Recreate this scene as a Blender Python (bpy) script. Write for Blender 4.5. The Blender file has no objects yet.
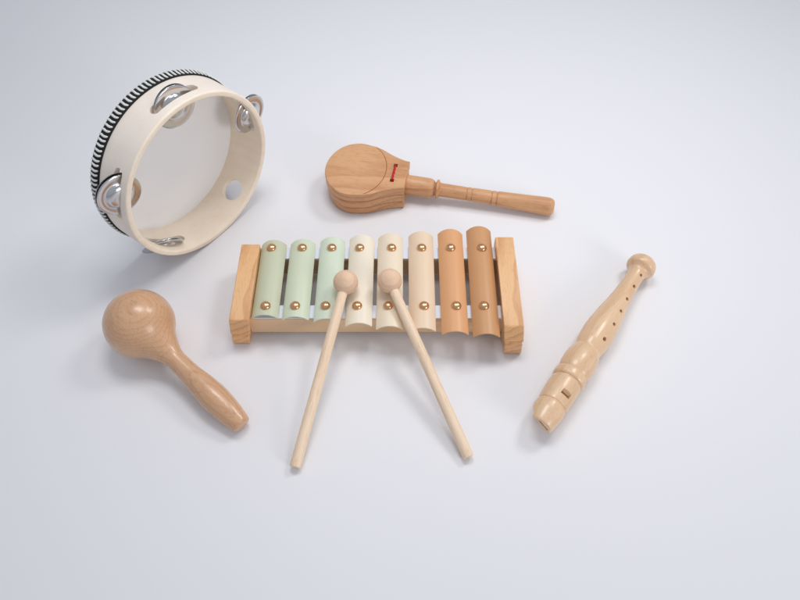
import bpy, bmesh, math, random
from mathutils import Vector, Matrix
random.seed(7)
PI = math.pi
CM = 0.01                       # everything below is written in centimetres
scene = bpy.context.scene
col = scene.collection

# ------------------------------------------------------------------ helpers
def link(name, bm, mat=None, parent=None, smooth=True, bevel=0, seg=3, sharp=None):
    bmesh.ops.recalc_face_normals(bm, faces=bm.faces)
    for v in bm.verts:
        v.co *= CM
    me = bpy.data.meshes.new(name)
    bm.to_mesh(me); bm.free()
    if smooth:
        for p in me.polygons:
            p.use_smooth = True
        if sharp:
            me.set_sharp_from_angle(angle=math.radians(sharp))
    o = bpy.data.objects.new(name, me)
    col.objects.link(o)
    if mat:
        me.materials.append(mat)
    if parent:
        o.parent = parent
    if bevel:
        b = o.modifiers.new('bevel', 'BEVEL')
        b.width = bevel * CM; b.segments = seg; b.limit_method = 'ANGLE'
        b.angle_limit = math.radians(30); b.harden_normals = True
    return o

def tag(o, label=None, cat=None, group=None, kind=None):
    if label: o['label'] = label
    if cat: o['category'] = cat
    if group: o['group'] = group
    if kind: o['kind'] = kind
    return o

def empty(name, loc, rot=None, label=None, cat=None, group=None):
    o = bpy.data.objects.new(name, None)
    o.empty_display_size = 0.02
    col.objects.link(o)
    if rot is None:
        rot = Matrix.Identity(3)
    o.matrix_world = Matrix.Translation(Vector(loc) * CM) @ rot.to_4x4()
    return tag(o, label, cat, group)

def frame(xdir, up):
    x = Vector(xdir).normalized()
    z = Vector(up); z = (z - x * z.dot(x)).normalized()
    y = z.cross(x)
    return Matrix((x, y, z)).transposed()

def box(bm, x0, x1, y0, y1, z0, z1):
    vs = [bm.verts.new((x, y, z)) for x in (x0, x1) for y in (y0, y1) for z in (z0, z1)]
    for f in ((0,1,3,2),(4,6,7,5),(0,4,5,1),(2,3,7,6),(0,2,6,4),(1,5,7,3)):
        bm.faces.new([vs[i] for i in f])

def interp(pts, n):
    """monotone cubic through (t, r) points, n samples per span"""
    t = [p[0] for p in pts]; r = [p[1] for p in pts]; m = []
    d = [(r[i+1]-r[i])/(t[i+1]-t[i]) for i in range(len(t)-1)]
    for i in range(len(t)):
        if i == 0: m.append(d[0])
        elif i == len(t)-1: m.append(d[-1])
        elif d[i-1]*d[i] <= 0: m.append(0)
        else: m.append(2*d[i-1]*d[i]/(d[i-1]+d[i]))
    out = []
    for i in range(len(t)-1):
        h = t[i+1]-t[i]
        for k in range(n):
            s = k/n
            out.append((t[i]+h*s, (2*s**3-3*s*s+1)*r[i]+(s**3-2*s*s+s)*h*m[i]+(-2*s**3+3*s*s)*r[i+1]+(s**3-s*s)*h*m[i+1]))
    out.append(pts[-1])
    return out

def lathe(bm, prof, seg=64, cy=0, cz=0, cap=True, closed=False, axis_tilt=0):
    """turn (x, r) about the local X axis"""
    rings = []
    for x, r in prof:
        if r < 1e-5:
            rings.append([bm.verts.new((x, cy, cz + axis_tilt*x))])
        else:
            rings.append([bm.verts.new((x, cy + r*math.cos(2*PI*k/seg), cz + axis_tilt*x + r*math.sin(2*PI*k/seg))) for k in range(seg)])
    pairs = list(zip(rings, rings[1:]))
    if closed: pairs.append((rings[-1], rings[0]))
    for a, b in pairs:
        for k in range(seg):
            k2 = (k+1) % seg
            q = []
            for v in (a[k % len(a)], a[k2 % len(a)], b[k2 % len(b)], b[k % len(b)]):
                if v not in q: q.append(v)
            if len(q) > 2: bm.faces.new(q)
    if cap and not closed:
        for r in (rings[0], rings[-1]):
            if len(r) > 1: bm.faces.new(r)

def prism(bm, outline, z0, z1):
    a = [bm.verts.new((x, y, z0)) for x, y in outline]
    b = [bm.verts.new((x, y, z1)) for x, y in outline]
    n = len(a)
    bm.faces.new(a[::-1]); bm.faces.new(b)
    for i in range(n):
        bm.faces.new((a[i], a[(i+1) % n], b[(i+1) % n], b[i]))

def tube(bm, pts, r, seg=8):
    pts = [Vector(p) for p in pts]; rings = []
    for i, p in enumerate(pts):
        d = (pts[min(i+1, len(pts)-1)] - pts[max(i-1, 0)]).normalized()
        u = d.orthogonal().normalized(); w = d.cross(u)
        if rings:
            u = (prev - d*prev.dot(d)).normalized(); w = d.cross(u)
        prev = u
        rr = r*(0.55 if i in (0, len(pts)-1) else 1)
        rings.append([bm.verts.new(p + u*rr*math.cos(2*PI*k/seg) + w*rr*math.sin(2*PI*k/seg)) for k in range(seg)])
    for a, b in zip(rings, rings[1:]):
        for k in range(seg):
            bm.faces.new((a[k], a[(k+1) % seg], b[(k+1) % seg], b[k]))
    bm.faces.new(rings[0][::-1]); bm.faces.new(rings[-1])

def cut(o, builders, sharp=35, matrix=None):
    """carve shapes out of a mesh for good (the cutters are deleted)"""
    for bld in builders:
        bm = bmesh.new(); bld(bm)
        c = link('cutter', bm, None, None, smooth=False)
        c.matrix_world = o.matrix_world if matrix is None else matrix
        bpy.context.view_layer.update()
        c.matrix_world = o.matrix_world.copy()
        m = o.modifiers.new('cut', 'BOOLEAN'); m.object = c; m.operation = 'DIFFERENCE'; m.solver = 'EXACT'
        bpy.context.view_layer.update()
        dg = bpy.context.evaluated_depsgraph_get()
        me = bpy.data.meshes.new_from_object(o.evaluated_get(dg))
        o.modifiers.remove(m)
        old = o.data; o.data = me; me.name = o.name
        bpy.data.objects.remove(c)
    for p in o.data.polygons: p.use_smooth = True
    o.data.set_sharp_from_angle(angle=math.radians(sharp))
    return o

# ------------------------------------------------------------------ materials
def lin(c):
    return tuple(((v/255)/12.92 if v/255 <= .04045 else ((v/255+.055)/1.055)**2.4) for v in c) + (1,)

def newmat(name):
    m = bpy.data.materials.new(name); m.use_nodes = True
    nt = m.node_tree; nt.nodes.clear()
    out = nt.nodes.new('ShaderNodeOutputMaterial')
    b = nt.nodes.new('ShaderNodeBsdfPrincipled')
    nt.links.new(b.outputs[0], out.inputs[0])
    return m, nt, b

def nd(nt, t, **kw):
    n = nt.nodes.new(t)
    for k, v in kw.items(): setattr(n, k, v)
    return n

def math_(nt, op, a, b=None):
    n = nd(nt, 'ShaderNodeMath', operation=op)
    for i, v in enumerate((a, b)):
        if v is None: continue
        if isinstance(v, (int, float)): n.inputs[i].default_value = v
        else: nt.links.new(v, n.inputs[i])
    return n.outputs[0]

def mixc(nt, fac, a, b, mode='MIX'):
    n = nd(nt, 'ShaderNodeMix', data_type='RGBA', blend_type=mode)
    if isinstance(fac, (int, float)): n.inputs[0].default_value = fac
    else: nt.links.new(fac, n.inputs[0])
    for s, v in ((6, a), (7, b)):
        if isinstance(v, tuple): n.inputs[s].default_value = v
        else: nt.links.new(v, n.inputs[s])
    return n.outputs[2]

def wood(name, light, dark, pith=(0, -9), freq=3.2, ring=0.5, axis='X', rough=0.42, coat=0.0,
         pores=0.35, fibre=0.35, taper=0.03, wob=0.5, seed=0.0):
    """plain-sawn timber: growth rings round a distant pith, long fibres and short dark flecks"""
    m, nt, b = newmat(name); L = nt.links
    tc = nd(nt, 'ShaderNodeTexCoord')
    mp = nd(nt, 'ShaderNodeMapping'); mp.inputs['Scale'].default_value = (100, 100, 100)
    mp.inputs['Location'].default_value = (seed, 0, 0)
    L.new(tc.outputs['Object'], mp.inputs[0])
    sp = nd(nt, 'ShaderNodeSeparateXYZ'); L.new(mp.outputs[0], sp.inputs[0])
    X, Y, Z = sp.outputs
    if axis == 'Y': X, Y = Y, X
    cb = nd(nt, 'ShaderNodeCombineXYZ'); L.new(X, cb.inputs[0]); L.new(Y, cb.inputs[1]); L.new(Z, cb.inputs[2])
    def noise(sc, scale, detail=3, rough_=.5):
        v = nd(nt, 'ShaderNodeVectorMath', operation='MULTIPLY'); v.inputs[1].default_value = sc
        L.new(cb.outputs[0], v.inputs[0])
        n = nd(nt, 'ShaderNodeTexNoise'); n.inputs['Scale'].default_value = scale
        n.inputs['Detail'].default_value = detail; n.inputs['Roughness'].default_value = rough_
        L.new(v.outputs[0], n.inputs['Vector']); return n.outputs[0]
    dy = math_(nt, 'SUBTRACT', Y, pith[0]); dz = math_(nt, 'SUBTRACT', Z, pith[1])
    r = math_(nt, 'SQRT', math_(nt, 'ADD', math_(nt, 'MULTIPLY', dy, dy), math_(nt, 'MULTIPLY', dz, dz)))
    r = math_(nt, 'ADD', r, math_(nt, 'MULTIPLY', X, taper))
    r = math_(nt, 'ADD', r, math_(nt, 'MULTIPLY', noise((.12, .5, .5), 1.0, 2), wob))
    w = math_(nt, 'FRACT', math_(nt, 'MULTIPLY', r, freq))           # one growth ring: slow rise, sudden drop
    rmp = nd(nt, 'ShaderNodeValToRGB'); L.new(w, rmp.inputs[0])
    e = rmp.color_ramp.elements
    e[0].position = 0; e[0].color = (0.0, 0, 0, 1); e[1].position = 1; e[1].color = (0, 0, 0, 1)
    for p, v in ((.45, .12), (.8, .75), (.88, 1.0)):
        q = e.new(p); q.color = (v, v, v, 1)
    ringf = math_(nt, 'MULTIPLY', rmp.outputs[0], ring)
    big = noise((.1, .45, .45), 1.0, 3)
    fib = noise((.5, 9, 9), 1.0, 3, .6)
    por = noise((1.6, 18, 18), 1.0, 2, .4)
    pm = nd(nt, 'ShaderNodeMapRange'); L.new(por, pm.inputs[0])
    pm.inputs[1].default_value = .58; pm.inputs[2].default_value = .70
    f = math_(nt, 'ADD', ringf, math_(nt, 'MULTIPLY', math_(nt, 'SUBTRACT', fib, .5), fibre*2.0))
    f = math_(nt, 'ADD', f, math_(nt, 'MULTIPLY', math_(nt, 'SUBTRACT', big, .42), .8))
    n = nd(nt, 'ShaderNodeClamp'); L.new(f, n.inputs[0])
    c = mixc(nt, n.outputs[0], lin(light), lin(dark))
    dk = tuple(v*0.45 for v in lin(dark)[:3]) + (1,)
    c = mixc(nt, math_(nt, 'MULTIPLY', pm.outputs[0], pores), c, dk)
    L.new(c, b.inputs['Base Color'])
    rr = math_(nt, 'ADD', math_(nt, 'MULTIPLY', fib, .18), rough-.09)
    L.new(rr, b.inputs['Roughness'])
    b.inputs['Coat Weight'].default_value = coat; b.inputs['Coat Roughness'].default_value = .2
    b.inputs['Subsurface Weight'].default_value = .06
    b.inputs['Subsurface Radius'].default_value = (.003, .0015, .0008)
    bp_ = nd(nt, 'ShaderNodeBump'); bp_.inputs['Strength'].default_value = .25; bp_.inputs['Distance'].default_value = .00012
    L.new(math_(nt, 'SUBTRACT', fib, math_(nt, 'MULTIPLY', pm.outputs[0], .6)), bp_.inputs['Height'])
    L.new(bp_.outputs[0], b.inputs['Normal'])
    return m

def paint(name, rgb, rough=.45, var=.03, coat=0.0, bump=.08, metal=0.0, scale=60):
    m, nt, b = newmat(name); L = nt.links
    tc = nd(nt, 'ShaderNodeTexCoord')
    n = nd(nt, 'ShaderNodeTexNoise'); n.inputs['Scale'].default_value = scale; n.inputs['Detail'].default_value = 4
    L.new(tc.outputs['Object'], n.inputs['Vector'])
    a = lin(rgb); d = tuple(v*(1-var*4) for v in a[:3]) + (1,)
    L.new(mixc(nt, n.outputs[0], a, d), b.inputs['Base Color'])
    L.new(math_(nt, 'ADD', math_(nt, 'MULTIPLY', n.outputs[0], .12), rough-.06), b.inputs['Roughness'])
    b.inputs['Metallic'].default_value = metal
    b.inputs['Coat Weight'].default_value = coat
    n2 = nd(nt, 'ShaderNodeTexNoise'); n2.inputs['Scale'].default_value = 900; n2.inputs['Detail'].default_value = 2
    L.new(tc.outputs['Object'], n2.inputs['Vector'])
    bp_ = nd(nt, 'ShaderNodeBump'); bp_.inputs['Strength'].default_value = bump; bp_.inputs['Distance'].default_value = .0001
    L.new(n2.outputs[0], bp_.inputs['Height']); L.new(bp_.outputs[0], b.inputs['Normal'])
    return m

M = {}
M['table'] = paint('white_paper', (233, 232, 235), rough=.55, var=.004, bump=.15, scale=3)
M['birch'] = wood('birch_ply', (243, 231, 219), (231, 214, 198), axis='Y', freq=.8, ring=.12, pores=.05, fibre=.25, rough=.5, wob=.3)
M['birch_edge'] = wood('birch_edge', (249, 234, 215), (236, 213, 186), axis='Y', freq=1.2, ring=.2, pores=.08, fibre=.3, rough=.48, wob=.4)
M['honey'] = wood('pine_block', (232, 182, 130), (196, 132, 80), pith=(3, -5), axis='Y', freq=1.8, ring=.6, pores=.3, fibre=.3, rough=.4, wob=1.2, coat=.15)
M['rail'] = wood('pale_pine', (228, 194, 156), (204, 158, 112), pith=(6, 2), freq=1.4, ring=.45, pores=.15, fibre=.3, rough=.45, wob=1.4)
M['beech'] = wood('varnished_beech', (212, 167, 129), (184, 134, 96), freq=5.0, ring=.34, pores=.4, fibre=.3, rough=.34, coat=.5, taper=.02, wob=.2)
M['beech2'] = wood('castanet_beech', (216, 165, 120), (180, 121, 78), pith=(1.5, -7), freq=1.6, ring=.55, pores=.32, fibre=.5, rough=.45, coat=.06, wob=.9, seed=13)
M['maple'] = wood('pale_maple', (231, 195, 158), (207, 163, 122), pith=(0, -6), freq=1.6, ring=.35, pores=.2, fibre=.28, rough=.34, coat=.4, wob=.6, seed=31)
M['dowel'] = wood('mallet_wood', (242, 216, 188), (222, 186, 150), freq=2.2, ring=.35, pores=.25, fibre=.45, rough=.55, seed=5)
M['ball'] = wood('mallet_head_wood', (232, 198, 168), (210, 168, 132), freq=3.4, ring=.4, pores=.2, fibre=.3, rough=.5, seed=9)
M['felt'] = paint('white_foam', (226, 229, 238), rough=.8, var=.01, bump=.3)
M['skin'] = paint('drum_skin', (246, 246, 248), rough=.6, var=.02, bump=.1, scale=15)
M['black'] = paint('black_braid', (22, 21, 23), rough=.85, var=.05, bump=.6)
M['white'] = paint('white_thread', (226, 226, 222), rough=.85, var=.02, bump=.6)
M['red'] = paint('red_cord', (205, 28, 40), rough=.8, var=.04, bump=.6)
M['brass'] = paint('rose_brass', (230, 182, 138), rough=.27, var=.02, metal=1.0, bump=.03)
M['steel'] = paint('nickel_plate', (214, 213, 214), rough=.19, var=.03, metal=1.0, bump=.05)
M['dark_hole'] = paint('hole_dark', (40, 24, 14), rough=.9)
BARC = [('sage green bar, shortest of the row', (199, 202, 174)), ('pale sage green bar', (210, 217, 192)),
        ('mint white bar', (214, 224, 203)), ('ivory bar', (238, 226, 206)), ('cream bar', (236, 219, 195)),
        ('pale peach bar', (233, 207, 178)), ('light orange bar', (222, 164, 116)), ('caramel brown bar, longest of the row', (204, 151, 104))]

# ------------------------------------------------------------------ tabletop
bm = bmesh.new(); box(bm, -250, 250, -200, 300, -2, 0)
tag(link('tabletop', bm, M['table'], smooth=False), 'seamless white studio surface', None, kind='structure')

# ------------------------------------------------------------------ xylophone
xy = empty('xylophone', (-1.7, -.35, 0), None, 'toy wooden xylophone with eight pastel metal bars in green, cream and orange', 'xylophone')
OX, OY = -1.7, -.35
def block(x0, x1, yb, yf, yn, y0, zn):
    H = 3.0
    side = [(yb, 0), (yb, H), (yf, H), (yf-.12, H-.05), (yn+.03, zn+.40), (yn-.04, zn+.20), (yn+.0, zn+.06), (yn+.12, zn), (yn+1.0, zn), (yn+1.0, 0)]
    foot = [(yn+1.02, 0), (yn+1.02, zn+.1), (yn+.2, zn+.1), (yn+.10, zn-.06), (y0-.02, zn-.32), (y0-.01, .34), (y0+.06, .12), (y0+.18, 0)]
    bm = bmesh.new()
    cx = (x0+x1)/2-OX
    sp_ = lambda y, z: (-.30 if cx < 0 else .20)*(1-z/H)*(1 if y < 0 else 0)      # the feet splay slightly
    a = [bm.verts.new((x0-cx-OX+sp_(y, z), y-OY, z)) for y, z in side]; b = [bm.verts.new((x1-cx-OX+sp_(y, z), y-OY, z)) for y, z in side]
    n = len(side); bm.faces.new(a); bm.faces.new(b[::-1])
    for i in range(n): bm.faces.new((a[i], b[i], b[(i+1) % n], a[(i+1) % n]))
    o = link('end_block', bm, M['honey'], xy, bevel=.11)
    o.location = (cx*CM, 0, 0)
    bm = bmesh.new(); ins = .06
    a = [bm.verts.new((x0+ins-cx-OX+sp_(y, z), y-OY, z)) for y, z in foot]; b = [bm.verts.new((x1-ins-cx-OX+sp_(y, z), y-OY, z)) for y, z in foot]
    n = len(foot); bm.faces.new(a); bm.faces.new(b[::-1])
    for i in range(n): bm.faces.new((a[i], b[i], b[(i+1) % n], a[(i+1) % n]))
    link('foot', bm, M['honey'], o, bevel=.10)
block(-12.24, -10.82, 3.18, -3.74, -4.06, -4.10, 1.35)
block(7.4, 8.82, 3.9, -4.26, -4.90, -4.98, 1.65)
for y0, y1, f0, f1 in ((-3.3, -2.1, -3.26, -2.12), (2.2, 3.4, 2.24, 3.38)):
    bm = bmesh.new(); box(bm, -11.1-OX, 7.55-OX, y0-OY, y1-OY, .5, 2.25); link('rail', bm, M['rail'], xy, bevel=.06)
    bm = bmesh.new(); box(bm, -10.8-OX, 7.38-OX, f0-OY, f1-OY, 2.253, 2.36); link('foam_strip', bm, M['felt'], xy, bevel=.03)
XB = [-9.8, -7.56, -5.27, -2.98, -.75, 1.62, 3.94, 6.18]
YB = [3.63, 3.72, 3.94, 4.17, 4.31, 4.50, 4.75, 5.04]
YF = [-3.27, -3.42, -3.6, -3.95, -4.22, -4.38, -4.66, -4.86]
RO = 1.27; HW = .98; TH = .10
bar_half = math.asin(HW/RO)
for i, (x, yb, yf) in enumerate(zip(XB, YB, YF)):
    bm = bmesh.new(); NA, NL = 20, 24
    def pt(j, k, r):
        a = -bar_half + 2*bar_half*j/NA
        s = k/NL; q = 1-(2*j/NA-1)**2
        y0_ = yf - .12 + .03*q; y = y0_ + ((yb - .16 + .18*q) - y0_)*s
        return (r*math.sin(a), y-OY, 2.95-RO + r*math.cos(a))
    g = [[[bm.verts.new(pt(j, k, r)) for k in range(NL+1)] for j in range(NA+1)] for r in (RO, RO-TH)]
    for j in range(NA):
        for k in range(NL):
            for t in (0, 1): bm.faces.new((g[t][j][k], g[t][j+1][k], g[t][j+1][k+1], g[t][j][k+1]))
        for k in (0, NL): bm.faces.new((g[0][j][k], g[0][j+1][k], g[1][j+1][k], g[1][j][k]))
    for k in range(NL):
        for j in (0, NA): bm.faces.new((g[0][j][k], g[0][j][k+1], g[1][j][k+1], g[1][j][k]))
    mb = paint('bar_paint', BARC[i][1], rough=.34, var=.01, bump=.12, scale=40)
    b = link('bar', bm, mb, xy, bevel=.02, seg=2)
    b.location = ((x-OX)*CM, 0, 0)
    b.rotation_euler = (0, 0, math.radians(random.uniform(-.25, .25)))
    b['label'] = BARC[i][0]
    for y in (2.84, -2.58):
        bm = bmesh.new()
        pr = [(2.62, 0), (2.62, .1), (2.90, .1), (2.915, .34), (2.935, .365), (2.97, .37), (3.04, .35), (3.11, .295), (3.17, .21), (3.205, .11), (3.215, 0)]
        # turned about X, then stood upright
        lathe(bm, pr, 32)
        bmesh.ops.rotate(bm, verts=bm.verts, cent=(0, 0, 0), matrix=Matrix.Rotation(-PI/2, 3, 'Y'))
        for v in bm.verts: v.co.y += y-OY + 0
        n = link('nail', bm, M['brass'], b, sharp=50)
        n.rotation_euler = (0, math.radians(random.uniform(-3, 3)), 0)

# ------------------------------------------------------------------ mallets
def mallet(ball, end, label, seed):
    B_, E_ = Vector(ball), Vector(end)
    base = Vector((E_.x, E_.y, 0))
    L_ = (E_-B_).length
    rot = frame(E_-B_, (0, 0, 1))
    t = empty('mallet', E_ - Vector((0, 0, 0)), rot, label, 'mallet', 'mallets leaning on the xylophone')
    # parts are written with x = 0 at the ball, x = L at the tip; shift so the origin sits at the tip
    bm = bmesh.new()
    R = .905
    pr = [(-R*math.cos(a), R*math.sin(a)) for a in [PI*k/40 for k in range(0, 34)]]
    pr += [(R*.92, .385), (R*.93, .36)]
    pr = [(x-L_, r) for x, r in pr]
    lathe(bm, pr, 56); link('head', bm, M['ball'], t, sharp=60)
    bm = bmesh.new()
    pr = interp([(.6, .34), (3, .365), (8, .375), (L_-.08, .39)], 4) + [(L_-.03, .375), (L_, .34), (L_, .0)]
    pr = [(x-L_, r) for x, r in pr]
    lathe(bm, pr, 40); link('stick', bm, M['dowel'], t, sharp=50)
    return t
mallet((-3.95, -1.14, 3.87), (-6.96, -13.82, .40), 'pale wooden mallet slanting down to the left, its ball between the mint and ivory bars', 0)
mallet((-.76, -1.01, 3.87), (4.58, -13.12, .40), 'pale wooden mallet slanting down to the right, its ball on the cream bar', 1)

# ------------------------------------------------------------------ maraca
mh = Vector((-18.77, -3.84, 2.50)); me_ = Vector((-10.75, -10.98, .72))
rot = frame(me_-mh, (0, 0, 1))
mt = empty('maraca', mh, rot, 'glossy beech wood maraca with round head and tapered handle, lying by the tambourine', 'maraca')
R = 2.50
full = [(-R*math.cos(a), R*math.sin(a)) for a in [PI*k/60 for k in range(0, 46)]]      # up to 135 degrees
neck = interp([(full[-1][0], full[-1][1]), (2.35, 1.40), (2.92, 1.04), (3.45, .82), (4.05, .705), (5.35, .74), (6.8, .91), (8.1, .995), (9.4, .90), (10.3, .765), (10.72, .68)], 10)
# blend so the fillet leaves the sphere tangentially
sl = 1.0
a0 = full[-1]
n2 = []
for x, r in neck:
    if x < 2.92:
        s = (x-a0[0])/(2.92-a0[0]); h = 2.92-a0[0]
        r = (2*s**3-3*s*s+1)*a0[1]+(s**3-2*s*s+s)*h*(-sl)+(-2*s**3+3*s*s)*1.04+(s**3-s*s)*h*(-.52)
    n2.append((x, r))
allp = full + n2[1:]
k = min(range(len(allp)), key=lambda i: abs(allp[i][0]-2.92))
bm = bmesh.new(); lathe(bm, allp[:k+1], 96, cap=False); link('head', bm, M['beech'], mt)
bm = bmesh.new(); lathe(bm, allp[k:] + [(10.78, .655), (10.84, .60), (10.87, .53), (10.88, .46), (10.88, 0)], 96, cap=False); link('handle', bm, M['beech'], mt, sharp=50)

# ------------------------------------------------------------------ castanet clapper
ca = empty('castanet_clapper', (-3.75, 11.93, 0), Matrix.Rotation(math.radians(-9.8), 3, 'Z'),
           'brown wooden castanet clapper with long turned handle, lying behind the xylophone', 'castanet')
def head_outline(off=0, xmax=4.4):
    up = []
    for k in range(0, 33):
        a = PI - (PI - math.radians(76))*k/32
        up.append((2.6*math.cos(a), 3.1*math.sin(a)))
    up += interp([(up[-1][0], up[-1][1]), (1.1, 2.94), (1.7, 2.74), (2.45, 2.33), (3.3, 1.9), (4.0, 1.66), (xmax, 1.58)], 5)[1:]
    full = up + [(x, -y) for x, y in reversed(up[1:])]
    if off:
        out = []
        n = len(full)
        for i in range(n):
            p, q, r = Vector(full[i-1]), Vector(full[i]), Vector(full[(i+1) % n])
            d = (r-p).normalized(); nn = Vector((d.y, -d.x))
            out.append(tuple(q - nn*off*(1)))
        full = out
    return full
def shell(z0, z1, mat, parent, name='shell', xmax=4.4, rt=.12, rb=.12, inset=0):
    bm = bmesh.new(); rings = []
    lv = []
    for k in range(5):
        a = PI/2*k/4; lv.append((z0 + rb*(1-math.sin(a)), -rb*(1-math.cos(a))))
    lv = lv[::-1]
    lv = [(z0 + rb*(1-math.cos(PI/2*k/4)), -rb*(1-math.sin(PI/2*k/4))) for k in range(5)]
    lv += [(z1 - rt*(1-math.sin(PI/2*k/4)), -rt*(1-math.cos(PI/2*k/4))) for k in range(5)]
    for z, off in lv:
        ol = [(x + (inset*(1-x/4.4) if x < 4.4 else 0)*(1 if x < 0 else .3), y*(1-inset*.3*max(0, min(1, (3.6-x)/2)))) for x, y in head_outline(off-1e-6, xmax)]
        rings.append([bm.verts.new((x, y, z)) for x, y in ol])
    n = len(rings[0])
    bm.faces.new(rings[0][::-1]); bm.faces.new(rings[-1])
    for a, b in zip(rings, rings[1:]):
        for i in range(n): bm.faces.new((a[i], a[(i+1) % n], b[(i+1) % n], b[i]))
    return link(name, bm, mat, parent, smooth=True, sharp=35)
def bake(o):
    bpy.context.view_layer.update()
    dg = bpy.context.evaluated_depsgraph_get()
    me = bpy.data.meshes.new_from_object(o.evaluated_get(dg)); o.modifiers.clear(); o.data = me
lo = shell(0, .80, M['beech2'], ca, rt=.13, rb=.20, inset=.12)
mid = shell(.825, 1.60, M['beech2'], ca, name='paddle', xmax=4.34, rt=.13, rb=.11, inset=.05)
top = shell(1.625, 2.50, M['beech2'], ca, rt=.10, rb=.15)
def groove(bm):
    n = 96; a0, a1 = -62, 62
    prof = [(-.03, .1), (.0, -.10), (.11, .1)]
    rows = []
    for k in range(n+1):
        a = math.radians(a0+(a1-a0)*k/n)
        c, s = math.cos(a), math.sin(a)
        rows.append([bm.verts.new(((2.58+w)*c, (3.16+w)*s, 2.50+z)) for w, z in prof])
    for i in range(n):
        for j in range(3):
            bm.faces.new((rows[i][j], rows[i][(j+1) % 3], rows[i+1][(j+1) % 3], rows[i+1][j]))
    bm.faces.new(rows[0]); bm.faces.new(rows[-1][::-1])
def cord_hole(y):
    def f(bm):
        box(bm, 3.10, 3.44, y-.19, y+.19, 1.3, 3)
    return f
cut(top, [groove, cord_hole(.90), cord_hole(-.88)], sharp=28)
bm = bmesh.new()
for ph in (0, PI):                                  # two strands twisted into one cord
    pts = []
    for k in range(41):
        u = k/40; y = -.90 + 1.80*u
        z = 2.57 - .55*max(0, abs(u-.5)*2-.86)/.14
        pts.append((3.27 + .055*math.cos(ph+u*13), y, z + .05*math.sin(ph+u*13)))
    tube(bm, pts, .054, 8)
link('red_cord', bm, M['red'], ca)
J = 4.36
hp = [(0, .80), (.1, .86), (2.0, .86)]
hp = [(-.2, .80), (.05, .83)] + interp([(.1, .84), (1.95, .84), (2.22, .78), (2.4, .66), (2.48, .56)], 5)
hp += [(x*1.012+.2, r) for x, r in interp([(2.31, .56), (2.36, .72), (2.43, .84), (2.52, .84), (2.60, .72), (2.67, .60)], 4) + [(2.75, .585)]]
hp += [(x*1.012+.22, r) for x, r in [(4.9, .575), (4.93, .52), (4.97, .52), (5.0, .58), (5.32, .585), (5.35, .53), (5.40, .53), (5.43, .59),
       (6.98, .605), (7.02, .54), (7.06, .54), (7.10, .61), (7.42, .615), (7.46, .55), (7.50, .55), (7.54, .62)]]
hp += [(x*1.012+.22, r) for x, r in interp([(7.6, .635), (10, .71), (11.7, .765), (12.08, .70), (12.28, .50), (12.31, .3)], 6) + [(12.32, 0)]]
bm = bmesh.new(); lathe(bm, hp, 56, axis_tilt=-.042)
h = link('handle', bm, M['beech2'], ca, sharp=40)
h.location = (J*CM, 0, 1.30*CM)

# ------------------------------------------------------------------ recorder
fk = Vector((19.02, 2.44, 1.14)); fe = Vector((10.03, -10.29, 1.27))
ax = (fe-fk).normalized()
sd = Vector((-ax.y, ax.x, 0)).normalized()
if sd.x < 0: sd = -sd
rl = math.radians(37)
rot = frame(ax, Vector((0, 0, 1))*math.cos(rl) + sd*math.sin(rl))
fl = empty('recorder', fk, rot, 'pale turned wood recorder with six finger holes, right of the xylophone', 'recorder')
kp = interp([(-.66, .0), (-.65, .45), (-.58, .78), (-.42, .98), (-.15, 1.10), (.15, 1.13), (.38, 1.06), (.55, .88), (.72, .74), (.95, .68)], 5)
bm = bmesh.new(); lathe(bm, kp, 64); link('end_knob', bm, M['maple'], fl)
bp_ = interp([(.93, .68), (1.4, .66), (2.6, .69), (4.0, .80), (6.0, 1.05), (7.6, 1.18), (8.8, 1.12), (9.52, .99)], 8)
bp_ += interp([(9.56, .99), (9.85, 1.10), (10.3, 1.19), (10.8, 1.23), (11.35, 1.20), (11.75, 1.12), (11.9, 1.06)], 6)
bm = bmesh.new(); lathe(bm, bp_, 96); body = link('body', bm, M['maple'], fl, sharp=40)
def bore(x0, x1, rad=.44):
    def f(bm): lathe(bm, [(x0, rad), ((x0+x1)/2, rad), (x1, rad)], 32)
    return f
def hole(u, rr=.145):
    def f(bm):
        r = bmesh.ops.create_cone(bm, cap_ends=True, segments=28, radius1=rr, radius2=rr, depth=1.6)
        for v in bm.verts: v.co += Vector((u, 0, 1.0))
    return f
cut(body, [bore(.5, 12.5), hole(1.30, .13), hole(2.62), hole(4.1), hole(5.5), hole(6.95), hole(8.52, .165)], sharp=38)
hd = interp([(11.86, 1.04), (11.95, 1.14), (12.15, 1.20), (12.45, 1.20), (12.62, 1.14), (12.68, 1.05)], 5)
hd += interp([(12.72, 1.04), (12.85, 1.11), (13.7, 1.13), (14.55, 1.09), (14.85, 1.05), (14.91, 1.0)], 5)
hd += interp([(14.95, 1.0), (15.05, 1.08), (15.5, 1.09), (16.05, 1.02), (16.5, .94), (16.72, .87), (16.75, .82)], 5)
bm = bmesh.new(); lathe(bm, hd, 96); mo = link('mouthpiece', bm, M['maple'], fl, sharp=40)
def beak(bm):
    a = [(15.05, -1.6), (15.05, -1.25), (15.4, -.85), (15.9, -.3), (16.3, .05), (16.8, .22), (17.4, .24), (17.4, -1.6)]
    v0 = [bm.verts.new((x, -2, z)) for x, z in a]; v1 = [bm.verts.new((x, 2, z)) for x, z in a]
    n = len(a); bm.faces.new(v0); bm.faces.new(v1[::-1])
    for i in range(n): bm.faces.new((v0[i], v1[i], v1[(i+1) % n], v0[(i+1) % n]))
def windway(bm): box(bm, 15.9, 17, -.46, .46, .38, .53)
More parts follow.
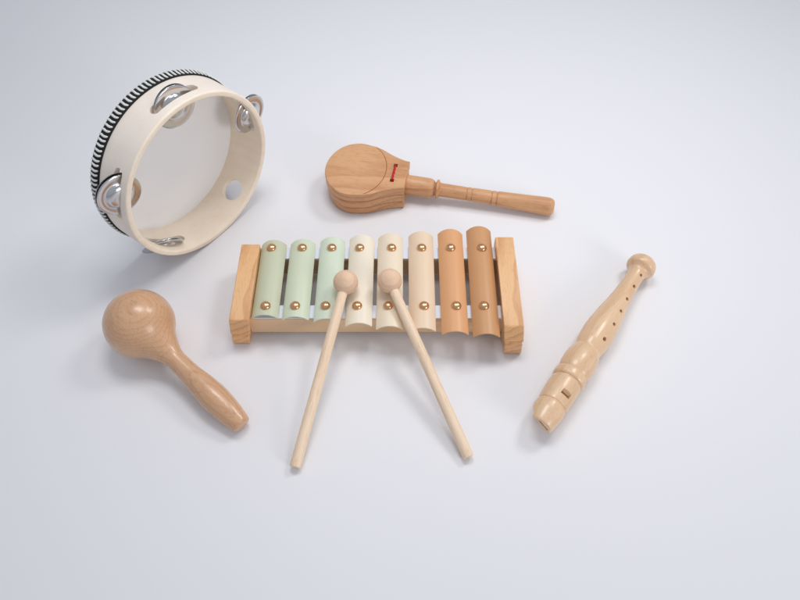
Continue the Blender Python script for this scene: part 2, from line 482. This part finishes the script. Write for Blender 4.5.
def window(bm):
    a = [(14.28, 1.5), (14.28, .1), (13.98, .1), (14.00, .88), (13.75, 1.25), (13.75, 1.5)]
    v0 = [bm.verts.new((x, -.36, z)) for x, z in a]; v1 = [bm.verts.new((x, .36, z)) for x, z in a]
    n = len(a); bm.faces.new(v0); bm.faces.new(v1[::-1])
    for i in range(n): bm.faces.new((v0[i], v1[i], v1[(i+1) % n], v0[(i+1) % n]))
    bmesh.ops.rotate(bm, verts=bm.verts, cent=(0, 0, 0), matrix=Matrix.Rotation(math.radians(11), 3, 'X'))
cut(mo, [bore(11, 14.27), beak, windway, window], sharp=32)

# ------------------------------------------------------------------ tambourine
TR, TW = 6.76, 3.72
ta = empty('tambourine', (-14.955, 6.61, 0), Matrix.Rotation(math.radians(-37.44), 3, 'Z'),
           'tambourine standing on its pale birch rim, with a striped black and white edge trim', 'tambourine')
ri = TR-.44
rp = []
for cx, cr, a0 in ((-.13, TR-.13, 90), (-.13, ri+.13, 0)):
    pass
def arc(cx, cr, r, a0, a1, n=5):
    return [(cx+r*math.cos(math.radians(a0+(a1-a0)*k/n)), cr+r*math.sin(math.radians(a0+(a1-a0)*k/n))) for k in range(n+1)]
rp = arc(-.13, TR-.13, .13, 90, 0) + arc(-.13, ri+.13, .13, 0, -90) + [(-TW*.3, ri), (-TW*.6, ri)] + arc(-TW+.06, ri+.06, .06, 270, 180, 2) + arc(-TW+.06, TR-.06, .06, 180, 90, 2) + [(-TW*.6, TR), (-TW*.3, TR)]
bm = bmesh.new(); lathe(bm, rp, 192, cz=TR, closed=True)
rim = link('rim', bm, M['birch'], ta, sharp=40)
SX = -1.12
TH = [158, 86, 14, 230]
SXT = {158: -1.12, 86: -1.12, 14: -1.12, 230: -1.6}
def slot(th):
    SX = SXT[th]
    t0 = math.radians(th)
    def f(bm):
        # rounded slot swept along the rim
        hl = math.radians(17.5); hw = .40; n = 40
        out = []
        for k in range(n+1):
            out.append((-hl+2*hl*k/n, 1))
        def width(s):
            e = 1-abs(s)/hl; w = hw/TR
            d = hl-abs(s)
            return hw*math.sqrt(max(0, 1-((w-d)/w)**2)) if d < w else hw
        ss = [-hl*.999, -hl*.985, -hl*.96, -hl*.93, -hl*.89, -hl*.84, -hl*.7, -hl*.4, 0]
        ss = ss + [-s for s in reversed(ss[:-1])]
        rows = []
        for s in ss:
            w = width(s)
            row = []
            for rr in (ri-.6, TR+.6):
                for sg in (-1, 1):
                    row.append(bm.verts.new((SX+sg*w, rr*math.cos(t0+s), TR+rr*math.sin(t0+s))))
            rows.append(row)
        for p, q in zip(rows, rows[1:]):
            for i, j in ((0, 1), (1, 3), (3, 2), (2, 0)):
                bm.faces.new((p[i], p[j], q[j], q[i]))
        bm.faces.new([rows[0][i] for i in (0, 1, 3, 2)]); bm.faces.new([rows[-1][i] for i in (0, 2, 3, 1)])
    return f
def thumb(bm):
    t0 = math.radians(303); rad = .93; n = 40; rows = []
    for k in range(n+1):
        c = -math.cos(PI*(k+.15)/(n+.3)); w = rad*math.sqrt(1-c*c); s = c*rad/(TR-.2)
        rows.append([bm.verts.new((-1.75+sg*w, rr*math.cos(t0+s), TR+rr*math.sin(t0+s))) for rr in (ri-.6, TR+.6) for sg in (-1, 1)])
    for p, q in zip(rows, rows[1:]):
        for i, j in ((0, 1), (1, 3), (3, 2), (2, 0)):
            bm.faces.new((p[i], p[j], q[j], q[i]))
    bm.faces.new([rows[0][i] for i in (0, 1, 3, 2)]); bm.faces.new([rows[-1][i] for i in (0, 2, 3, 1)])
cut(rim, [slot(t) for t in TH] + [thumb], sharp=35)
rim.data.materials.clear(); rim.data.materials.append(M['birch']); rim.data.materials.append(M['birch_edge'])
for f in rim.data.polygons:                           # cut edge and bare inside are yellower than the sanded outside
    c_ = f.center; rr_ = math.hypot(c_.y, c_.z-TR*CM)
    f.material_index = 0 if rr_ > (TR-.012)*CM and c_.x < -.12*CM else 1
# skin
bm = bmesh.new()
lathe(bm, [(-TW+.10, 0.0), (-TW+.10, 3), (-TW+.10, ri+.03)], 128, cz=TR, cap=False)
lathe(bm, [(-TW-.01, 0.0), (-TW-.01, 3), (-TW-.02, TR-.1), (-TW+.02, TR+.02), (-TW+.5, TR+.03)], 128, cz=TR, cap=False)
link('drum_skin', bm, M['skin'], ta)
# braid trim
bm = bmesh.new()
band = [(-2.86, TR+.005), (-2.87, TR+.07), (-2.98, TR+.10), (-3.08, TR+.09), (-3.15, TR+.12), (-3.42, TR+.155), (-3.66, TR+.12), (-3.78, TR+.04), (-3.77, TR-.06)]
lathe(bm, band, 192, cz=TR, cap=False)
trim = link('braid_trim', bm, M['black'], ta)
bm = bmesh.new(); NS = 118
for k in range(NS):
    a = 2*PI*(k + random.uniform(-.05, .05))/NS; rows = []
    for s in range(9):
        u = s/8
        x = -2.97-.85*u
        rr = TR+.10+.085*math.sin(PI*min(1, u*1.05))+random.uniform(-.004, .004) - .10*max(0, u-.85)/.15
        aa = a + .007*math.sin(2*PI*u) + .022*u
        w_ = .0125*(.55 if s in (0, 8) else 1); hgt = .055
        rows.append([bm.verts.new((x, (rr+dz)*math.cos(aa+da), TR+(rr+dz)*math.sin(aa+da))) for da, dz in ((-w_, -.03), (-w_*.9, hgt*.5), (0, hgt), (w_*.9, hgt*.5), (w_, -.03))])
    for p, q in zip(rows, rows[1:]):
        for i in range(5): bm.faces.new((p[i], p[(i+1) % 5], q[(i+1) % 5], q[i]))
    bm.faces.new(rows[0]); bm.faces.new(rows[-1])
link('stitching', bm, M['white'], trim)
# jingles
def jingle_disc(bm, side, tilt):
    # side +1: dome towards the front; rim flange turned slightly
    pr = [(0, .09), (.0, .16)]
    pr = [(.33, .07), (.37, .14), (.38, .32), (.35, .56), (.28, .76), (.16, .92), (.05, .99), (.015, 1.06), (.01, 1.18), (.02, 1.34), (.015, 1.48), (.0, 1.56), (-.04, 1.61)]
    pr = interp_path(pr)
    back = [(x-.045, r-.005) for x, r in reversed(pr)]
    lathe(bm, [(side*x, r) for x, r in pr+back], 64, closed=True)
def interp_path(p):
    out = []
    n = len(p)
    for i in range(n-1):
        p0, p1, p2, p3 = p[max(i-1, 0)], p[i], p[i+1], p[min(i+2, n-1)]
        for k in range(4):
            t = k/4
            out.append(tuple(.5*((2*p1[j])+(-p0[j]+p2[j])*t+(2*p0[j]-5*p1[j]+4*p2[j]-p3[j])*t*t+(-p0[j]+3*p1[j]-3*p2[j]+p3[j])*t**3) for j in (0, 1)))
    out.append(p[-1]); return out
hang = {158: (.02, .03), 86: (-.2, -.60), 14: (.07, -.43), 230: (-.12, -.08)}
tl = {158: (-3, -9), 86: (-4, -5), 14: (4, 3), 230: (13, 0)}
for th in TH:
    SX = SXT[th]
    a = math.radians(th); rm = TR-.2
    cy_, cz_ = rm*math.cos(a), TR+rm*math.sin(a)
    bm = bmesh.new(); lathe(bm, [(-.05, .055), (SX*2+.1, .055)], 12)
    pin = link('pin', bm, M['steel'], ta, sharp=40); pin.location = (0, cy_*CM, cz_*CM)
    dy, dz = hang[th]
    for s in (1, -1):
        bm = bmesh.new(); jingle_disc(bm, s, 0)
        j = link('jingle', bm, M['steel'], ta, sharp=60)
        j.location = ((SX+s*(.16 if th == 158 else .10))*CM, (cy_+dy)*CM, (cz_+dz)*CM)
        t_ = tl[th]
        j.rotation_euler = Matrix.Rotation(math.radians(42+s*2), 3, Vector((0, -math.sin(a), math.cos(a)))).to_euler() if th == 230 else (0, math.radians(t_[0] + s*1.5), math.radians(t_[1] - s*2))

# ------------------------------------------------------------------ world, lamps, camera
w = bpy.data.worlds.new('World'); scene.world = w; w.use_nodes = True
nt = w.node_tree; bg = nt.nodes['Background']
tc = nd(nt, 'ShaderNodeTexCoord'); sp = nd(nt, 'ShaderNodeSeparateXYZ'); nt.links.new(tc.outputs['Generated'], sp.inputs[0])
rmp = nd(nt, 'ShaderNodeValToRGB'); nt.links.new(sp.outputs[2], rmp.inputs[0])
e = rmp.color_ramp.elements
e[0].position = .0; e[0].color = (.32, .33, .36, 1)
e[1].position = .9; e[1].color = (.462, .495, .55, 1)
q = e.new(.25); q.color = (.40, .425, .46, 1)
nt.links.new(rmp.outputs[0], bg.inputs[0]); bg.inputs[1].default_value = .97

def area(name, loc, target, size, power, colr=(1, 1, 1), sy=None):
    l = bpy.data.lights.new(name, 'AREA'); l.energy = power; l.color = colr
    l.shape = 'RECTANGLE'; l.size = size; l.size_y = sy or size
    o = bpy.data.objects.new(name, l); col.objects.link(o)
    o.location = loc
    d = Vector(target)-Vector(loc); o.rotation_euler = d.to_track_quat('-Z', 'Y').to_euler()
    return o
area('softbox_key', (.50, .36, .80), (.08, .05, 0), .22, .68, (1, .985, .965)).data.spread = math.radians(100)
area('softbox_overhead', (-.02, .20, .82), (-.04, .10, 0), .32, .92, (1, .99, .985), .22).data.spread = math.radians(112)
area('softbox_front', (.92, -.80, .46), (-.22, .10, .06), .45, 4.0, (1, .985, .975))

cam = bpy.data.cameras.new('camera'); co = bpy.data.objects.new('camera', cam); col.objects.link(co)
cam.sensor_width = 36; cam.lens = 31.5; cam.clip_start = .01; cam.clip_end = 50
p = math.radians(55)
co.location = (0, -.547*math.cos(p), .547*math.sin(p))
co.rotation_euler = (PI/2-p, 0, 0)
scene.camera = co
scene.view_settings.view_transform = 'Standard'; scene.view_settings.look = 'None'
scene.view_settings.exposure = 0; scene.view_settings.gamma = 1
